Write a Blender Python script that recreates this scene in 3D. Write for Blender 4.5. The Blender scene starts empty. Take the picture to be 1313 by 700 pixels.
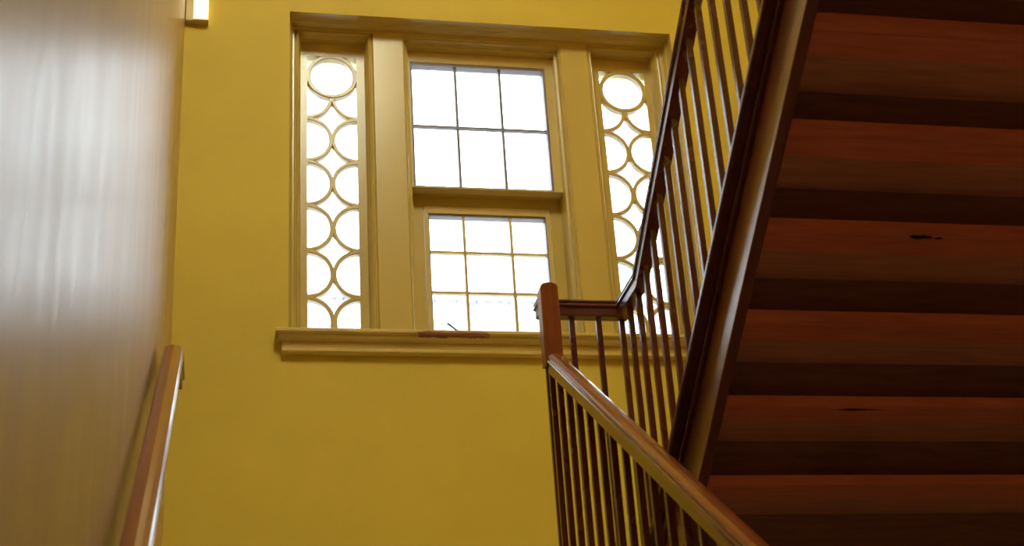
import bpy, bmesh, math, random
from mathutils import Vector, Matrix
random.seed(4)
scene = bpy.context.scene
COL = scene.collection

# ------------------------------------------------------------------ helpers
def mesh_obj(name, bm, mat=None, parent=None, bevel=0.0, seg=2, smooth=False):
    bmesh.ops.remove_doubles(bm, verts=bm.verts, dist=1e-6)
    bmesh.ops.recalc_face_normals(bm, faces=bm.faces)
    me = bpy.data.meshes.new(name)
    bm.to_mesh(me); bm.free()
    o = bpy.data.objects.new(name, me); COL.objects.link(o)
    if mat: me.materials.append(mat)
    if parent: o.parent = parent
    if smooth:
        for p in me.polygons: p.use_smooth = True
    if bevel:
        b = o.modifiers.new('Bevel', 'BEVEL'); b.width = bevel; b.segments = seg
        b.limit_method = 'ANGLE'; b.angle_limit = math.radians(35)
        b.harden_normals = False
    return o

def tag(o, label=None, cat=None, group=None, kind=None):
    if label: o['label'] = label
    if cat: o['category'] = cat
    if group: o['group'] = group
    if kind: o['kind'] = kind
    return o

def empty(name, loc=(0, 0, 0)):
    o = bpy.data.objects.new(name, None); COL.objects.link(o); o.location = loc
    o.empty_display_size = 0.1
    return o

def child(o, parent):
    """parent keeping world coordinates (parents only ever have a location)"""
    o.parent = parent
    o.matrix_parent_inverse = Matrix.Translation(parent.location).inverted()
    return o

def box(bm, x0, x1, y0, y1, z0, z1):
    v = [bm.verts.new((x, y, z)) for x in (x0, x1) for y in (y0, y1) for z in (z0, z1)]
    for f in ((0, 1, 3, 2), (4, 6, 7, 5), (0, 4, 5, 1), (2, 3, 7, 6), (0, 2, 6, 4), (1, 5, 7, 3)):
        bm.faces.new([v[i] for i in f])

def prism_x(bm, x0, x1, yz):
    """polygon in (y,z) extruded along x"""
    a = [bm.verts.new((x0, y, z)) for y, z in yz]
    b = [bm.verts.new((x1, y, z)) for y, z in yz]
    n = len(yz)
    bm.faces.new(a); bm.faces.new(b[::-1])
    for i in range(n): bm.faces.new((a[i], a[(i+1) % n], b[(i+1) % n], b[i]))

def loft(bm, rects):
    """rects: (xL,xR,zB,zT,y) lofted one to the next (mitred frame mouldings)"""
    prev = None
    for xL, xR, zB, zT, y in rects:
        c = [bm.verts.new(p) for p in ((xL, y, zB), (xR, y, zB), (xR, y, zT), (xL, y, zT))]
        if prev:
            for i in range(4): bm.faces.new((prev[i], prev[(i+1) % 4], c[(i+1) % 4], c[i]))
        prev = c

def closed_ring(bm, o, i, y0, y1):
    """solid rectangular frame; o,i = (xL,xR,zB,zT)"""
    loft(bm, [(*o, y1), (*o, y0), (*i, y0), (*i, y1), (*o, y1)])

def sweep(bm, path, prof, caps=True):
    """prof: list of (a,b) = across, up; path: 3-D points; mitred"""
    P = [Vector(p) for p in path]
    segs = []
    for i in range(len(P)-1):
        t = (P[i+1]-P[i]).normalized()
        s = t.cross(Vector((0, 0, 1))).normalized()
        u = s.cross(t).normalized()
        segs.append((t, s, u))
    rings = []
    for i, p in enumerate(P):
        if i == 0: t, s, u = segs[0]; n = t
        elif i == len(P)-1: t, s, u = segs[-1]; n = t
        else:
            t, s, u = segs[i]; n = (segs[i-1][0]+segs[i][0]).normalized()
        ring = []
        for a, b in prof:
            q = s*a+u*b
            c = -q.dot(n)/t.dot(n)
            ring.append(bm.verts.new(p+q+t*c))
        rings.append(ring)
    m = len(prof)
    for r0, r1 in zip(rings, rings[1:]):
        for i in range(m): bm.faces.new((r0[i], r0[(i+1) % m], r1[(i+1) % m], r1[i]))
    if caps:
        bm.faces.new(rings[0]); bm.faces.new(rings[-1][::-1])

def cyl(bm, p0, p1, r, n=16):
    p0, p1 = Vector(p0), Vector(p1); t = (p1-p0).normalized()
    s = t.orthogonal().normalized(); u = t.cross(s)
    a = [bm.verts.new(p0+(s*math.cos(k*2*math.pi/n)+u*math.sin(k*2*math.pi/n))*r) for k in range(n)]
    b = [bm.verts.new(p1+(s*math.cos(k*2*math.pi/n)+u*math.sin(k*2*math.pi/n))*r) for k in range(n)]
    bm.faces.new(a[::-1]); bm.faces.new(b)
    for i in range(n): bm.faces.new((a[i], a[(i+1) % n], b[(i+1) % n], b[i]))

def arc_bar(bm, cx, cz, y0, y1, rin, rout, a0, a1, n):
    """curved tracery bar in the x-z plane"""
    full = abs(a1-a0) > 6.28
    cols = []
    for k in range(n if full else n+1):
        a = a0+(a1-a0)*k/n
        c, s = math.cos(a), math.sin(a)
        bw = 0.004
        prof = [(rin, y1), (rin, y0+bw), (rin+bw, y0), (rout-bw, y0), (rout, y0+bw), (rout, y1)]
        cols.append([bm.verts.new((cx+r*c, y, cz+r*s)) for r, y in prof])
    cnt = len(cols)
    for k in range(cnt if full else cnt-1):
        A, B = cols[k], cols[(k+1) % cnt]
        for i in range(6): bm.faces.new((A[i], A[(i+1) % 6], B[(i+1) % 6], B[i]))
    if not full:
        bm.faces.new(cols[0]); bm.faces.new(cols[-1][::-1])

# ---------------------------------------------------------------- materials
def lin(c):
    return tuple(((v/255)/12.92 if v/255 <= .04045 else ((v/255+.055)/1.055)**2.4) for v in c)+(1,)

class NT:
    def __init__(s, name):
        s.m = bpy.data.materials.new(name); s.m.use_nodes = True
        s.t = s.m.node_tree; s.n = s.t.nodes; s.b = s.n['Principled BSDF']
    def new(s, k, **kw):
        n = s.n.new(k)
        for a, v in kw.items(): setattr(n, a, v)
        return n
    def link(s, a, b): s.t.links.new(a, b)
    def coords(s, scale=(1, 1, 1), rot=(0, 0, 0)):
        g = s.new('ShaderNodeNewGeometry'); m = s.new('ShaderNodeMapping')
        s.link(g.outputs['Position'], m.inputs['Vector'])
        m.inputs['Scale'].default_value = scale; m.inputs['Rotation'].default_value = rot
        return m.outputs[0]
    def noise(s, vec, scale, detail=4, rough=.6):
        n = s.new('ShaderNodeTexNoise'); s.link(vec, n.inputs['Vector'])
        n.inputs['Scale'].default_value = scale; n.inputs['Detail'].default_value = detail
        n.inputs['Roughness'].default_value = rough
        return n.outputs['Fac']
    def ramp(s, fac, stops):
        r = s.new('ShaderNodeValToRGB'); s.link(fac, r.inputs[0])
        e = r.color_ramp.elements
        e[0].position, e[0].color = stops[0]; e[1].position, e[1].color = stops[-1]
        for p, c in stops[1:-1]:
            q = e.new(p); q.color = c
        return r.outputs[0]
    def mix(s, fac, a, b, mode='MIX'):
        m = s.new('ShaderNodeMixRGB', blend_type=mode)
        for i, v in ((0, fac), (1, a), (2, b)):
            if hasattr(v, 'is_linked'): s.link(v, m.inputs[i])
            else: m.inputs[i].default_value = v
        return m.outputs[0]
    def bump(s, h, strength, dist=.002):
        b = s.new('ShaderNodeBump'); b.inputs['Strength'].default_value = strength
        b.inputs['Distance'].default_value = dist
        s.link(h, b.inputs['Height']); s.link(b.outputs[0], s.b.inputs['Normal'])

def paint(name, base, vary=.06, rough=.5, bumpy=.25, spec=.5, dirt=0.0):
    k = NT(name); v = k.coords()
    b = lin(base); lo = tuple(x*(1-vary*1.6) for x in b[:3])+(1,); hi = tuple(min(1, x*(1+vary)) for x in b[:3])+(1,)
    c = k.ramp(k.noise(v, 1.3, 6), [(.3, lo), (.7, hi)])
    if dirt:
        d = k.ramp(k.noise(v, 55, 3, .5), [(.79-dirt, (1, 1, 1, 1)), (.80-dirt+.04, (.45, .36, .25, 1))])
        c = k.mix(1, c, d, 'MULTIPLY')
    k.link(c, k.b.inputs['Base Color'])
    k.b.inputs['Roughness'].default_value = rough
    k.b.inputs['Specular IOR Level'].default_value = spec
    k.bump(k.noise(v, 90, 3), bumpy, .002)
    return k.m

def wood(name, dark, light, rough=.28, stretch=(1, .12, .12), rot=(0, 0, 0), scale=38, coat=.0, spec=.5, bumpy=.08):
    k = NT(name); v = k.coords(stretch, rot)
    g = k.noise(v, scale, 5, .65)
    c = k.ramp(g, [(.3, lin(dark)), (.68, lin(light))])
    g2 = k.noise(k.coords(), 2.1, 4)
    c = k.mix(.35, c, k.ramp(g2, [(.3, (.55, .5, .5, 1)), (.7, (1.0, 1, 1, 1))]), 'MULTIPLY')
    k.link(c, k.b.inputs['Base Color'])
    r = k.ramp(g2, [(.2, (rough*.8,)*3+(1,)), (.8, (rough*1.3,)*3+(1,))])
    k.link(r, k.b.inputs['Roughness'])
    k.b.inputs['Specular IOR Level'].default_value = spec
    k.b.inputs['Coat Weight'].default_value = coat
    k.b.inputs['Coat Roughness'].default_value = rough*.7
    k.bump(g, bumpy, .001)
    return k.m

M = {}
M['wall'] = paint('yellow_wall_paint', (207, 177, 60), .05, .62, .3, .3, dirt=.02)
M['trim'] = paint('cream_gloss_paint', (192, 165, 84), .03, .27, .15, .5)
M['sash'] = paint('sash_gloss_paint', (202, 176, 104), .04, .3, .15, .5)
M['ceiling'] = paint('ceiling_paint', (225, 212, 170), .03, .7, .2)
M['metal'] = paint('dark_storm_frame', (120, 110, 116), .05, .45, .05)  # grey lightened: glare of the bright panes is put into the colour
M['latch'] = paint('latch_metal', (40, 26, 48), .05, .4, .05)
PITCH = math.atan(.682)
rails = dict(dark=(116, 54, 20), light=(140, 70, 26))
M['rail'] = wood('varnished_handrail', rails['dark'], rails['light'], .2, (1, .12, .12), (0, 0, 0), 40, .5)
M['baluster'] = wood('dark_stained_baluster', (76, 26, 20), (90, 34, 26), .25, (1, 1, .08), (0, 0, 0), 60, .3)
M['string'] = wood('stained_string_board', (120, 60, 30), (138, 72, 36), .34, (1, .1, .1), (0, 0, 0), 30, 1.0, .8, .03)
for nd in M['string'].node_tree.nodes:
    if nd.type == 'BSDF_PRINCIPLED':
        nd.inputs['Coat IOR'].default_value = 2.0; nd.inputs['Coat Roughness'].default_value = .26
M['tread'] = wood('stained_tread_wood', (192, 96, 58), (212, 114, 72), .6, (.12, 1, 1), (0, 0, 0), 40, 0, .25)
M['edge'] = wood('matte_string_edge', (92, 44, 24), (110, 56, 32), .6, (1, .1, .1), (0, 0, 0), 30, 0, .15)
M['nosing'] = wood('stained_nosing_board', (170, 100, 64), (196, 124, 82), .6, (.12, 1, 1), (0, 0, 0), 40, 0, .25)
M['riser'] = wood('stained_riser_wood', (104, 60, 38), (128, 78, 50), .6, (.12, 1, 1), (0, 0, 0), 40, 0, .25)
M['floor'] = paint('pale_linoleum_floor', (236, 228, 208), .03, .35, .1)
M['old_floor'] = paint('brown_linoleum_floor', (132, 98, 68), .06, .5, .1)

def left_wall_mat():
    k = NT('glossy_side_wall_paint'); v = k.coords()
    c = k.ramp(k.noise(v, 1.1, 5), [(.3, lin((186, 156, 110))), (.7, lin((198, 166, 116)))])
    k.link(c, k.b.inputs['Base Color'])
    st = k.noise(k.coords((1, 3.0, .8)), 2.0, 4, .55)
    r = k.ramp(st, [(.3, (.28,)*3+(1,)), (.7, (.38,)*3+(1,))])
    k.link(r, k.b.inputs['Roughness'])
    k.b.inputs['Specular IOR Level'].default_value = .55
    k.bump(k.noise(k.coords((1, 16, .2)), 1.0, 1.5, .5), .45, .008)
    return k.m
M['side_wall'] = left_wall_mat()

def sill_mat():
    """cream paint with one chipped strip of bare red-brown wood on the sill's lower lip"""
    k = NT('chipped_sill_paint')
    g = k.new('ShaderNodeNewGeometry'); sx = k.new('ShaderNodeSeparateXYZ')
    k.link(g.outputs['Position'], sx.inputs[0])
    n = k.noise(k.coords((1, 1, 2)), 28, 4, .6)
    def rng(out, lo, hi, soft, wob):
        def m(op, a, b):
            q = k.new('ShaderNodeMath', operation=op)
            for i, val in ((0, a), (1, b)):
                if hasattr(val, 'is_linked'): k.link(val, q.inputs[i])
                else: q.inputs[i].default_value = val
            return q.outputs[0]
        w = m('MULTIPLY', m('SUBTRACT', n, .5), wob)
        x = m('ADD', out, w)
        up = m('GREATER_THAN', x, lo); dn = m('LESS_THAN', x, hi)
        return m('MULTIPLY', up, dn)
    mx = rng(sx.outputs['X'], .885, 1.215, .02, .10)
    mz = rng(sx.outputs['Z'], 2.655, 2.6795, .002, .03)
    q = k.new('ShaderNodeMath', operation='MULTIPLY'); k.link(mx, q.inputs[0]); k.link(mz, q.inputs[1])
    base = k.ramp(k.noise(k.coords(), 1.3, 5), [(.3, lin((198, 168, 80))), (.7, lin((206, 176, 92)))])
    chip = k.ramp(k.noise(k.coords((.2, 1, 1)), 60, 3), [(.3, lin((132, 78, 48))), (.7, lin((180, 118, 80)))])
    c = k.mix(q.outputs[0], base, chip)
    k.link(c, k.b.inputs['Base Color']); k.b.inputs['Roughness'].default_value = .4
    k.bump(k.noise(k.coords(), 70, 3), .3, .002)
    return k.m
M['sill'] = sill_mat()

def glass_mat():
    k = NT('window_glass'); k.n.remove(k.b)
    tr = k.new('ShaderNodeBsdfTransparent'); tr.inputs[0].default_value = (.96, .98, .98, 1)
    gl = k.new('ShaderNodeBsdfGlossy'); gl.inputs['Roughness'].default_value = .02
    fr = k.new('ShaderNodeFresnel'); fr.inputs['IOR'].default_value = 1.45
    mx = k.new('ShaderNodeMixShader')
    k.link(fr.outputs[0], mx.inputs[0]); k.link(tr.outputs[0], mx.inputs[1]); k.link(gl.outputs[0], mx.inputs[2])
    k.link(mx.outputs[0], k.n['Material Output'].inputs[0])
    return k.m
M['glass'] = glass_mat()

def emis(name, col, st):
    k = NT(name)
    k.b.inputs['Base Color'].default_value = (.8, .8, .75, 1)
    k.b.inputs['Emission Color'].default_value = lin(col)
    k.b.inputs['Emission Strength'].default_value = st
    return k.m
M['lamp'] = emis('warm_lit_diffuser', (255, 240, 190), 1.25)
M['rear_fill'] = emis('rear_fill_diffuser', (255, 250, 226), 6.0)  # glow of the added fill behind the camera
M['low_fill'] = emis('low_fill_diffuser', (255, 248, 220), 8.0)  # glow of the added strip below the upper flight
M['ceiling_fill'] = emis('ceiling_fill_diffuser', (250, 255, 228), 50.0)  # glow of the added overhead fill

# ------------------------------------------------------------- the geometry
TN = .682                # rise over run of both flights
WX = -.236               # left wall face
RX = 3.06                # right wall face
D = 6.20                 # back wall face
LZ = 1.211               # landing floor
FZ = -1.72               # lower floor
CZ = 6.9                 # ceiling

# --- back wall with the window opening
OP = (.29, 2.331, 2.66, 4.50)
bm = bmesh.new()
o_ = (WX-.3, RX+.3, FZ-.3, CZ+.2)
loft(bm, [(*o_, D), (*OP, D), (*OP, D+.265), (*o_, D+.265), (*o_, D)])
tag(mesh_obj('wall_back', bm, M['wall']), kind='structure')
bm = bmesh.new(); box(bm, WX-.3, WX, -3.2, D, FZ-.3, CZ+.2)
tag(mesh_obj('wall_left', bm, M['side_wall']), kind='structure')
bm = bmesh.new(); box(bm, RX, RX+.3, -3.2, D, FZ-.3, CZ+.2)
tag(mesh_obj('wall_right', bm, M['wall']), kind='structure')
bm = bmesh.new(); box(bm, WX-.3, RX+.3, -3.5, -3.2, FZ-.3, CZ+.2)
tag(mesh_obj('wall_front', bm, M['wall']), kind='structure')
bm = bmesh.new(); box(bm, WX, RX, -3.2, D, CZ, CZ+.2)
tag(mesh_obj('ceiling', bm, M['ceiling']), kind='structure')
bm = bmesh.new(); box(bm, WX, RX, -3.2, D, FZ-.2, FZ)
tag(mesh_obj('floor', bm, M['old_floor']), kind='structure')

# --- landing between the two flights (top LZ), with fascia
bm = bmesh.new()
box(bm, WX, RX, 5.0, D, LZ-.24, LZ)
box(bm, 1.46, RX, 4.60, 5.0, LZ-.24, LZ)
tag(mesh_obj('floor_landing', bm, M['floor']), kind='structure')
# --- storey floor reached by the upper flight, over the camera
TOPK = 14
TY = 4.292-.26*TOPK; TZ = 1.388+.177*TOPK+.177
bm = bmesh.new()
box(bm, WX, RX, -3.2, TY-.20, TZ-.26, TZ)
tag(mesh_obj('floor_upper', bm, M['ceiling']), kind='structure')

# --- window trim: outer reveal, mullion boards
P1 = 6.31
XM = 1.3105
def mir(r):  # mirror a rect about the window's centre line
    return (2*XM-r[1]-.008, 2*XM-r[0]-.008, r[2], r[3], r[4])
ZB = 2.665
bm = bmesh.new()
loft(bm, [(.2905, 2.3305, 2.662, 4.4995, D+.0005), (.2905, 2.3305, 2.662, 4.4995, 6.262), (.294, 2.327, 2.662, 4.497, 6.268), (.294, 2.327, 2.662, 4.497, 6.278),
          (.300, 2.321, 2.662, 4.492, 6.285), (.306, 2.315, 2.662, 4.487, 6.30), (.309, 2.312, 2.662, 4.485, P1)])
tag(mesh_obj('trim_1', bm, M['trim']), kind='structure')
# flat casing boards (jamb pieces, mullions, head) in front plane P1, each with thickness
L0 = (.318, .728, ZB, 4.474, P1)
C0 = (.883, 1.740, ZB, 4.462, P1)
R0 = mir(L0)
def board(name, x0, x1, z0, z1):
    b = bmesh.new(); box(b, x0, x1, P1, P1+.03, z0, z1)
    return tag(mesh_obj(name, b, M['trim']), kind='structure')
board('trim_2', .300, L0[0], ZB, 4.49)
board('trim_3', L0[1], C0[0], ZB, 4.49)
board('trim_4', C0[1], R0[0], ZB, 4.49)
board('trim_5', R0[1], 2.321, ZB, 4.49)
bm = bmesh.new()
for a, b_, zt in ((L0[0], L0[1], L0[3]), (C0[0], C0[1], C0[3]), (R0[0], R0[1], R0[3])):
    box(bm, a, b_, P1, P1+.03, zt, 4.49)
tag(mesh_obj('trim_6', bm, M['trim']), kind='structure')

# --- side lights with round tracery
def sidelight(n, f, cx):
    w = empty('window_%d' % n, (cx, P1, 2.7)); tag(w, kind='structure')
    g = (.390, .645, 2.72, 4.370)
    rects = [L0, (.324, .722, ZB, 4.470, 6.322), (.330, .716, ZB, 4.466, 6.324), (.334, .711, ZB, 4.463, 6.317),
             (.339, .706, ZB, 4.460, 6.315), (.343, .701, ZB, 4.458, 6.320), (.345, .697, ZB, 4.456, 6.336),
             (.347, .692, ZB, 4.455, 6.350), (.352, .690, ZB, 4.449, 6.362), (.355, .688, ZB, 4.446, 6.40)]
    rects += [(g[0], g[1], g[2], g[3], 6.40), (g[0], g[1], g[2], g[3], 6.47)]
    b = bmesh.new(); loft(b, [f(r) for r in rects])
    child(mesh_obj('window_frame', b, M['trim']), w)
    gg = f((*g, 0)); r = (gg[1]-gg[0])/2; c = (gg[0]+gg[1])/2; zb = 4.249
    b = bmesh.new(); y0, y1, hw = 6.405, 6.44, .0095
    arc_bar(b, c, zb, y0-.004, y1, r-.0175, r+.006, 0, 2*math.pi, 64)
    zc = zb-r
    k = 0
    while zc > 2.6:
        for s in (-1, 1):
            ex = c+s*r
            lo = -math.pi/2; hi = math.pi/2
            if k == 0: hi = 0.02     # only the lower quarter shows under the big roundel
            if s == 1: a0, a1 = math.pi-hi, math.pi-lo
            else: a0, a1 = lo, hi
            arc_bar(b, ex, zc, y0, y1, r-.0150, r+.0050, a0, a1, 28)
        zc -= 2*r; k += 1
    child(mesh_obj('tracery', b, M['sash']), w)
    b = bmesh.new(); box(b, gg[0]-.004, gg[1]+.004, 6.442, 6.446, gg[2], gg[3]+.004)
    child(mesh_obj('glass_pane', b, M['glass']), w)
    return w
sidelight(1, lambda r: r, .5175)
sidelight(3, mir, 2.1)

# --- centre window
w = empty('window_2', (XM, P1, 2.7)); tag(w, kind='structure')
bm = bmesh.new()
loft(bm, [C0, (.889, 1.734, ZB, 4.457, 6.318), (.893, 1.730, ZB, 4.452, 6.316), (.898, 1.724, ZB, 4.446, 6.330), (.899, 1.723, ZB, 4.445, 6.352),
          (.914, 1.711, ZB, 4.430, 6.354), (.916, 1.709, ZB, 4.428, 6.395)])
box(bm, .90, .9165, 6.392, 6.462, 3.58, 4.445); box(bm, 1.7085, 1.725, 6.392, 6.462, 3.58, 4.445); box(bm, .9165, 1.7085, 6.392, 6.462, 4.4275, 4.445)
child(mesh_obj('window_frame', bm, M['trim']), w)
# upper fixed light
bm = bmesh.new()
closed_ring(bm, (.9155, 1.7095, 3.60, 4.4285), (.929, 1.664, 3.606, 4.362), 6.395, 6.455)
child(mesh_obj('upper_sash', bm, M['sash'], bevel=.002), w)
bm = bmesh.new()
closed_ring(bm, (.929, 1.664, 3.606, 4.362), (.941, 1.652, 3.613, 4.347), 6.40, 6.45)
child(mesh_obj('storm_frame', bm, M['metal']), w)
bm = bmesh.new()
for x in (1.175, 1.416): box(bm, x-.0065, x+.0065, 6.41, 6.432, 3.61, 4.35)
box(bm, .94, 1.655, 6.409, 6.431, 3.975-.0065, 3.975+.0065)
child(mesh_obj('glazing_bar', bm, M['metal']), w)
bm = bmesh.new(); box(bm, .935, 1.658, 6.434, 6.438, 3.608, 4.352)
child(mesh_obj('glass_pane', bm, M['glass']), w)
# lower frame: jambs, soffit under the upper light, casement
bm = bmesh.new()
loft(bm, [(.916, 1.709, ZB, 3.602, 6.395), (.918, 1.712, ZB, 3.600, 6.49), (.986, 1.656, ZB, 3.548, 6.49), (.986, 1.656, ZB, 3.548, 6.56)])
child(mesh_obj('lower_frame', bm, M['trim']), w)
bm = bmesh.new()
closed_ring(bm, (.989, 1.653, 2.66, 3.545), (1.011, 1.629, 2.70, 3.502), 6.487, 6.54)
child(mesh_obj('lower_sash', bm, M['sash'], bevel=.002), w)
bm = bmesh.new()
closed_ring(bm, (1.011, 1.629, 2.70, 3.502), (1.016, 1.624, 2.71, 3.489), 6.495, 6.54)
child(mesh_obj('storm_frame', bm, M['metal']), w)
bm = bmesh.new()
for x in (1.194, 1.440): box(bm, x-.007, x+.007, 6.497, 6.52, 2.70, 3.495)
for z in (3.284, 3.058, 2.835): box(bm, 1.012, 1.628, 6.496, 6.519, z-.007, z+.007)
child(mesh_obj('glazing_bar', bm, M['sash']), w)
bm = bmesh.new(); box(bm, 1.012, 1.628, 6.523, 6.527, 2.70, 3.50)
child(mesh_obj('glass_pane', bm, M['glass']), w)
for p0, p1 in (((1.082, 6.478, 2.880), (1.145, 6.478, 2.828)), ((1.600, 6.478, 2.870), (1.560, 6.478, 2.830))):
    b = bmesh.new(); cyl(b, p0, p1, .0045, 10)
    q = Vector(p1)+Vector((.0, 0, -.07)); cyl(b, p1, q, .0045, 10); box(b, q.x-.01, q.x+.01, 6.47, 6.487, q.z-.02, q.z+.005)
    child(tag(mesh_obj('stay_arm', b, M['latch']), label='thin dark metal stay arm'), w)

# --- sill with moulded nose, bed mould and apron
t = empty('trim_7', (XM, D, 2.67)); tag(t, kind='structure')
bm = bmesh.new()
box(bm, .29, 2.331, D-.005, 6.50, 2.63, 2.690)
prism = [(6.20, 2.690), (6.128, 2.690), (6.120, 2.684), (6.120, 2.672), (6.128, 2.666), (6.20, 2.666)]
prism_x(bm, .229, 2.392, prism)
child(mesh_obj('sill_board', bm, M['sill']), t)
bm = bmesh.new()
prism_x(bm, .243, 2.378, [(6.20, 2.6665), (6.135, 2.6665), (6.137, 2.656), (6.148, 2.646), (6.162, 2.640), (6.20, 2.640)])
child(mesh_obj('bed_moulding', bm, M['sill']), t)
bm = bmesh.new()
prism_x(bm, .259, 2.362, [(6.20, 2.641), (6.170, 2.641), (6.170, 2.606), (6.162, 2.600), (6.162, 2.590), (6.172, 2.586), (6.20, 2.584)])
child(mesh_obj('sill_apron', bm, M['sill']), t)

# ------------------------------------------------------------ upper flight
E0Y, E0Z = 4.292, 1.388
SX0, SX1 = 1.505, 1.541
st = empty('staircase', (2.3, 4.6, LZ))
tag(st, 'dark red-brown wooden stair flight seen from below, climbing towards the viewer on the right', 'staircase')
treads = range(0, TOPK+1)
def tread_mesh():
    b = bmesh.new()
    # rear edge board lip and the main board with a fine joint between them
    box(b, SX1-.005, RX-.006, 0, .034, -.034, 0)
    box(b, SX1-.005, RX-.006, .038, .147, -.0335, 0)
    return b
def nosing_mesh():
    b = bmesh.new(); box(b, SX1-.005, RX-.006, .148, .375, -.033, 0); return b
proto = nproto = None
for k in treads:
    y = E0Y-.26*k; z = E0Z+.177*k
    if proto is None:
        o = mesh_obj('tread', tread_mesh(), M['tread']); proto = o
    else:
        o = proto.copy(); COL.objects.link(o)
    o.location = (0, y, z); child(o, st)
    if nproto is None:
        o = mesh_obj('nosing_board', nosing_mesh(), M['nosing']); nproto = o
    else:
        o = nproto.copy(); COL.objects.link(o)
    o.location = (0, y, z); child(o, st)
rp = None
for k in range(-1, TOPK+1):
    # riser standing on tread k, set in from its rear edge
    y = E0Y-.26*k+.075; z = E0Z+.177*k
    if rp is None:
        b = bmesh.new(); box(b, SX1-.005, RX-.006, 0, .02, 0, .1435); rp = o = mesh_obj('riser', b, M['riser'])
    else:
        o = rp.copy(); COL.objects.link(o)
    o.location = (0, y, z); child(o, st)
OFF = E0Z+E0Y*TN
def zline(off, y): return OFF+off-TN*y
YA, YB = 4.80, TY-.15       # string from landing to upper floor
def string(bm_, x0, x1, off0, off1, ya=YA, yb=YB):
    prism_x(bm_, x0, x1, [(ya, zline(off0, ya)), (ya, zline(off1, ya)), (yb, zline(off1, yb)), (yb, zline(off0, yb))])
bm = bmesh.new(); string(bm, SX0, SX1, -.034, .175)
child(mesh_obj('string_board', bm, M['string'], bevel=.003), st)
bm = bmesh.new(); string(bm, SX0+.001, SX1-.001, -.0375, -.034)
child(mesh_obj('string_edge', bm, M['edge'], bevel=.001), st)
bm = bmesh.new(); string(bm, 1.454, 1.600, .175, .205)
child(tag(mesh_obj('string_cap', bm, M['baluster'], bevel=.006)), st)
bm = bmesh.new(); string(bm, 1.488, SX0, .150, .175); string(bm, SX1, 1.558, .150, .175)
child(mesh_obj('cap_moulding', bm, M['baluster'], bevel=.004), st)
# gouges in the undersides of two treads
def blob(name, cx, cy, z, rx, ry, n, parent, taper=0.0):
    b = bmesh.new(); vs = []
    for i in range(n):
        a = 2*math.pi*i/n; q = 1+random.uniform(-.25, .25)
        x = math.cos(a)*rx*q; yy = math.sin(a)*ry*q*(1-taper*(x/rx+1)/2)
        vs.append((cx+x, cy+yy))
    lo = [b.verts.new((x, y, z-.0006)) for x, y in vs]; hi = [b.verts.new((x, y, z+.002)) for x, y in vs]
    b.faces.new(lo); b.faces.new(hi[::-1])
    for i in range(n): b.faces.new((lo[i], lo[(i+1) % n], hi[(i+1) % n], hi[i]))
    return child(tag(mesh_obj(name, b, M['gouge']), label='dark worn gouge in the tread underside'), parent)
M['gouge'] = paint('charred_gouge', (30, 14, 12), .1, .8, .3, .1)
blob('gouge', 2.003, E0Y-.26*1+.030, E0Z+.177-.034, .085, .010, 22, st, .7)
blob('gouge', 2.035, E0Y-.26*3+.028, E0Z+.177*3-.034, .035, .014, 18, st, .3)
blob('gouge', 2.095, E0Y-.26*3+.032, E0Z+.177*3-.034, .015, .007, 12, st)

# ------------------------------------------------------------ lower flight (below the frame)
s2 = empty('staircase', (.5, .9, FZ))
tag(s2, 'lower wooden stair flight rising from the camera side to the landing below the window', 'staircase')
NZ = [(LZ-.177*(i+1), 5.0-.26*i) for i in range(16)]
tp = None; rp2 = None
for i, (z, y) in enumerate(NZ):
    if z < FZ+.03: break
    if tp is None:
        b = bmesh.new(); box(b, WX+.002, 1.19, -.29, -.001, -.034, 0); tp = o = mesh_obj('tread', b, M['old_floor'])
        b = bmesh.new(); box(b, WX+.002, 1.19, -.02, -.001, .0, .142); rp2 = r = mesh_obj('riser', b, M['riser'])
    else:
        o = tp.copy(); COL.objects.link(o); r = rp2.copy(); COL.objects.link(r)
    o.location = (0, y, z); r.location = (0, y, z); child(o, s2); child(r, s2)
LOFF = -2.30   # cap line of the lower string: z = LOFF + TN*y
def sline(off, y): return off+TN*y
y0_, y1_ = .95, 4.99
bm = bmesh.new(); prism_x(bm, 1.21, 1.248, [(y0_, sline(LOFF-.30, y0_)), (y0_, sline(LOFF, y0_)), (y1_, sline(LOFF, y1_)), (y1_, sline(LOFF-.30, y1_))])
child(mesh_obj('string_board', bm, M['string'], bevel=.003), s2)
bm = bmesh.new(); prism_x(bm, 1.185, 1.273, [(y0_, sline(LOFF, y0_)), (y0_, sline(LOFF+.03, y0_)), (y1_, sline(LOFF+.03, y1_)), (y1_, sline(LOFF, y1_))])
child(mesh_obj('string_cap', bm, M['baluster'], bevel=.006), s2)

# ------------------------------------------------------------ handrails
_h = [(.0235, 0), (.0245, .004), (.0245, .034), (.0300, .040), (.0315, .044), (.0300, .049), (.0262, .052), (.0262, .055), (.0292, .059), (.0292, .063), (.0255, .0685), (.013, .0735)]
RP = [(-a, b) for a, b in _h[:1]]+_h+[(0, .0750)]+[(-a, b) for a, b in _h[:0:-1]]
CP = math.cos(PITCH); 
# lower balustrade ------------------------------------------------
LXC = 1.229
lb = empty('stair_balustrade', (LXC, 4.9, LZ))
tag(lb, 'lower stair banister with glossy brown handrail rising to a round-topped post before the window', 'banister')
TOPOFF = -1.283     # handrail top line for the lower flight
def lowbot(y): return TOPOFF+TN*y-.075/CP
bm = bmesh.new()
ya, yb = .80, 4.955
sweep(bm, [(LXC, ya, lowbot(ya)), (LXC, yb, lowbot(yb))], RP)
child(mesh_obj('handrail', bm, M['rail'], bevel=.0015), lb)
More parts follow.
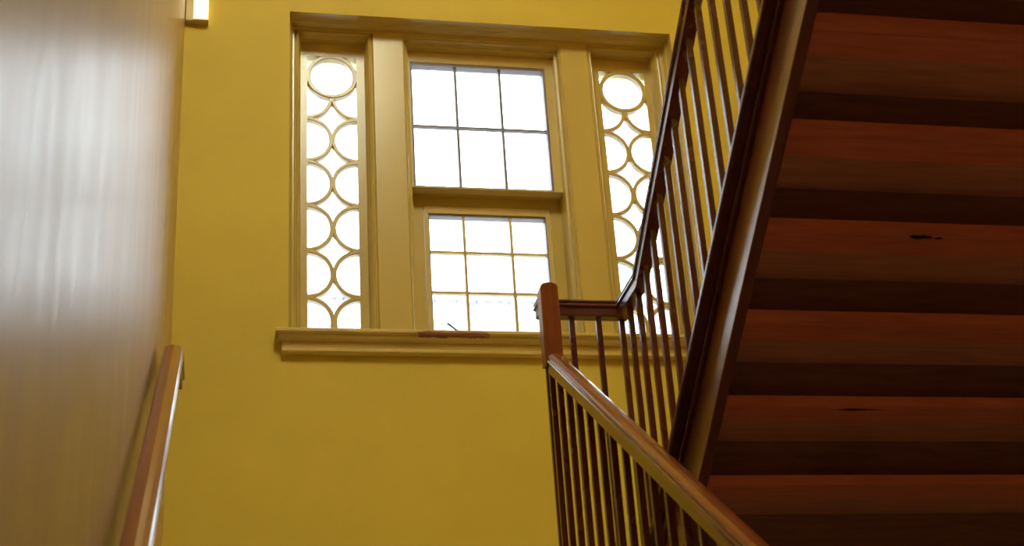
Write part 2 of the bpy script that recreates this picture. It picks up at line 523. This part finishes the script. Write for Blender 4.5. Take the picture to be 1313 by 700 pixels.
# rising post (the rail turned upright) with a rounded top
bm = bmesh.new()
zb_ = lowbot(4.96)+.03; zt_ = 2.378; pw = .0355
pts = []
for i in range(0, 13):
    a = math.pi-math.pi*i/12
    pts.append((LXC+.0*0+pw*math.cos(a)*1.0, zt_-.024+.024*math.sin(a)**.8))
outline = [(LXC-pw, zb_)] + [(LXC-pw+.000, zt_-.024)] + [(x, z) for x, z in pts[1:-1]] + [(LXC+pw, zt_-.024), (LXC+pw, zb_)]
fa = [bm.verts.new((x, 4.932, z)) for x, z in outline]; fb = [bm.verts.new((x, 5.002, z)) for x, z in outline]
bm.faces.new(fa); bm.faces.new(fb[::-1])
for i in range(len(outline)): bm.faces.new((fa[i], fa[(i+1) % len(outline)], fb[(i+1) % len(outline)], fb[i]))
child(mesh_obj('post', bm, M['rail'], bevel=.005, seg=3), lb)
bw = .0105
def baluster(x, y, z0, z1, parent, first=[None]):
    b = bmesh.new(); box(b, x-bw, x+bw, y-bw, y+bw, z0, z1)
    return child(mesh_obj('baluster', b, M['baluster'], bevel=.0015, seg=1), parent)
y = 5.037-.127*.0
ys = [4.911-.127*i for i in range(31)]
for y in ys:
    if y > .98: baluster(LXC+.006, y, sline(LOFF+.03, y)-.006, lowbot(y)+.008, lb)
baluster(LXC+.006, 4.985+.04, LZ, zb_+.02, lb)

# upper balustrade -------------------------------------------------
UXC = 1.552
ub = empty('stair_balustrade', (UXC, 5.0, LZ))
tag(ub, 'upper stair banister whose dark handrail turns across the landing and climbs overhead', 'banister')
LT = 2.362          # top of the level rail
lz = LT-.075
UTOP = 1.32        # vertical offset of the sloping rail's top over the flight line
def upbot(y): return zline(UTOP, y)-.075/CP
yk = (OFF+UTOP-LT-(.075/CP-.075))/TN
yend = YB+.05
bm = bmesh.new()
sweep(bm, [(LXC, 5.000, lz), (LXC, 5.070, lz), (UXC, 5.070, lz), (UXC, yk, lz), (UXC, yend, upbot(yend))], RP)
child(mesh_obj('handrail', bm, M['rail2'] if 'rail2' in M else M['baluster'], bevel=.0015), ub)
for x, yy in ((LXC+.006, 5.074), (1.342, 5.070), (1.452, 5.070), (UXC, 5.085)):
    baluster(x, yy, LZ, lz+.008, ub)
ys = [4.955-.125*i for i in range(0, 60)]
for y in ys:
    if y < yend+.1: break
    zt = (lz if y > yk else upbot(y))+.008
    zb2 = LZ if y > YA else zline(.205, y)-.008
    baluster(UXC, y, zb2, zt, ub)

# wall handrail on the left -----------------------------------------
wr = empty('wall_handrail', (WX, 3.0, .7))
tag(wr, 'glossy brown wooden handrail fixed along the pale side wall at lower left', 'handrail')
HX = -.176
def wbot(y): return -1.268+TN*y-.075/CP
bm = bmesh.new()
ylev = 4.93
sweep(bm, [(HX, .75, wbot(.75)), (HX, ylev, wbot(ylev)), (HX, 5.16, wbot(ylev))], [(a*1.14, b) for a, b in RP])
child(mesh_obj('rail', bm, M['rail'], bevel=.0015), wr)
for yy in (1.55, 3.30, 5.02):
    b = bmesh.new()
    zz = wbot(min(yy, ylev))
    sweep(b, [(WX+.0005, yy, zz-.075), (WX+.035, yy, zz-.072), (HX-.004, yy, zz-.045), (HX, yy, zz-.012), (HX+.001, yy, zz+.008)],
          [(-.011, -.006), (.011, -.006), (.011, .006), (-.011, .006)])
    box(b, WX+.0003, WX+.008, yy-.022, yy+.022, zz-.12, zz-.03)
    child(tag(mesh_obj('bracket', b, M['bracket'] if 'bracket' in M else M['latch'], bevel=.002), label='dark metal bracket'), wr)

# wall lamp by the corner -------------------------------------------
wl = empty('wall_lamp', (-.18, D, 4.7))
tag(wl, 'lit wall lamp with white diffuser high in the corner, cut by the top edge', 'lamp')
bm = bmesh.new(); box(bm, WX+.003, -.194, 6.165, D-.001, 4.384, 5.20)
child(mesh_obj('lamp_base', bm, M['sash'], bevel=.003), wl)
bm = bmesh.new(); box(bm, -.194, -.121, 6.160, D-.001, 4.391, 5.19)
child(mesh_obj('diffuser', bm, M['lamp'], bevel=.006, seg=3), wl)
bm = bmesh.new(); box(bm, -.194, -.119, 6.158, D-.001, 4.383, 4.391)
child(mesh_obj('end_cap', bm, M['sash'], bevel=.002), wl)

# added fill lights shaped as fixtures (out of frame) ----------------------------------------
def strip_fill():  # unseen strip added to light the stair undersides from below
    c = empty('wall_lamp', (RX, 1.2, -1.1)); tag(c, 'added long strip of fill light low on the right wall of the storey below', 'lamp')
    b = bmesh.new(); box(b, RX-.03, RX-.001, -1.0, 3.4, -1.16, -1.04)
    child(mesh_obj('lamp_base', b, M['sash'], bevel=.004), c)
    b = bmesh.new(); box(b, RX-.09, RX-.03, -.98, 3.38, -1.14, -1.06)
    child(mesh_obj('diffuser', b, M['low_fill'], bevel=.01), c)
strip_fill()
def rear_fill():  # unseen source added behind the camera to lift the window soffits
    c = empty('wall_lamp', (.9, -3.2, -.8)); tag(c, 'added broad fill light on the wall behind the camera', 'lamp')
    b = bmesh.new(); box(b, .35, 1.65, -3.199, -3.16, -1.02, -.58)
    child(mesh_obj('lamp_base', b, M['sash'], bevel=.004), c)
    b = bmesh.new(); box(b, .38, 1.62, -3.16, -3.08, -.99, -.61)
    child(mesh_obj('diffuser', b, M['rear_fill'], bevel=.02), c)
rear_fill()
def ceiling_fill(x, y, z, label, sx, sy, mat):  # unseen overhead source added to bring up the interior brightness
    c = empty('ceiling_fill', (x, y, z)); tag(c, label, 'lamp')
    b = bmesh.new(); box(b, x-sx-.02, x+sx+.02, y-sy-.02, y+sy+.02, z-.03, z-.001)
    child(mesh_obj('lamp_base', b, M['sash'], bevel=.004), c)
    b = bmesh.new(); box(b, x-sx, x+sx, y-sy, y+sy, z-.10, z-.03)
    child(mesh_obj('diffuser', b, mat, bevel=.01), c)
ceiling_fill(.70, 2.4, CZ, 'added fill light high over the stairwell', .30, .85, M['ceiling_fill'])

# ------------------------------------------------------------ outside
M['facade'] = paint('pale_facade', (176, 180, 184), .05, .8, .1)
M['facade_line'] = paint('blue_grey_facade_joint', (158, 164, 178), .3, .8, .1)
bd = empty('building', (5, 40, -3))
tag(bd, 'pale sunlit building with faint grid facade outside the lower centre window', 'building')
bm = bmesh.new(); box(bm, -12, 26, 40, 48, -3, 18.52)
child(mesh_obj('facade', bm, M['facade']), bd)
bm = bmesh.new(); box(bm, -12.1, 26.1, 39.85, 40, 18.52, 18.66)
for i in range(150):
    x = -12+i*.255
    if random.random() < .7: box(bm, x, x+random.uniform(.05, .18), 39.84, 40, 18.40, 18.53)
child(mesh_obj('cornice', bm, M['facade_line']), bd)
bm = bmesh.new()
for z in (17.75, 15.5, 13.2, 10.9, 8.6): box(bm, -12, 26, 39.93, 40, z, z+.10)
child(mesh_obj('string_course', bm, M['facade_line']), bd)
bm = bmesh.new()
for i in range(80):
    x = -12+i*.475; box(bm, x, x+.045, 39.95, 40, 5, 18.5)
child(mesh_obj('mullions', bm, M['facade_line']), bd)
bm = bmesh.new(); box(bm, -60, 60, 6.9, 120, -3.3, -3.0)
M['ground'] = paint('pale_ground', (226, 226, 222), .04, .9, .1)
tag(mesh_obj('ground', bm, M['ground']), kind='structure')

# ------------------------------------------------------------ light
wd = bpy.data.worlds.new('overcast_sky'); scene.world = wd; wd.use_nodes = True
bg = wd.node_tree.nodes['Background']
bg.inputs[0].default_value = (.82, .91, 1.0, 1); bg.inputs[1].default_value = 8.5
# daylight portal helps sampling only: an area portal in the window opening
for x0, x1, z0, z1 in ((.35, .69, 2.7, 4.40), (.92, 1.70, 2.7, 4.40), (1.93, 2.27, 2.7, 4.40)):
    L = bpy.data.lights.new('sky_portal', 'AREA'); L.shape = 'RECTANGLE'
    L.size = x1-x0; L.size_y = z1-z0; L.cycles.is_portal = True
    lo = bpy.data.objects.new('sky_portal', L); COL.objects.link(lo)
    lo.location = ((x0+x1)/2, 6.6, (z0+z1)/2); lo.rotation_euler = (math.radians(-90), 0, 0)

# ------------------------------------------------------------ camera
p, yw, r = .4454, .2167, -.0687
fwd = Vector((0, math.cos(p), math.sin(p))); up = Vector((0, -math.sin(p), math.cos(p))); right = Vector((1, 0, 0))
Ry = Matrix(((math.cos(yw), math.sin(yw), 0), (-math.sin(yw), math.cos(yw), 0), (0, 0, 1)))
fwd, up, right = Ry@fwd, Ry@up, Ry@right
r2 = right*math.cos(r)+up*math.sin(r); u2 = up*math.cos(r)-right*math.sin(r)
cam = bpy.data.cameras.new('camera'); co = bpy.data.objects.new('camera', cam); COL.objects.link(co)
m = Matrix.Identity(4)
for i in range(3):
    m[i][0] = r2[i]; m[i][1] = u2[i]; m[i][2] = -fwd[i]
co.matrix_world = m
cam.sensor_width = 36; cam.lens = 1853.9/1313*36
cam.clip_start = .02; cam.clip_end = 300
cam.dof.use_dof = True; cam.dof.focus_distance = 6.6; cam.dof.aperture_fstop = 4.0
scene.camera = co

scene.view_settings.view_transform = 'Standard'; scene.view_settings.look = 'None'
scene.view_settings.exposure = 0.0; scene.view_settings.gamma = 1.0
scene.view_settings.use_curve_mapping = False
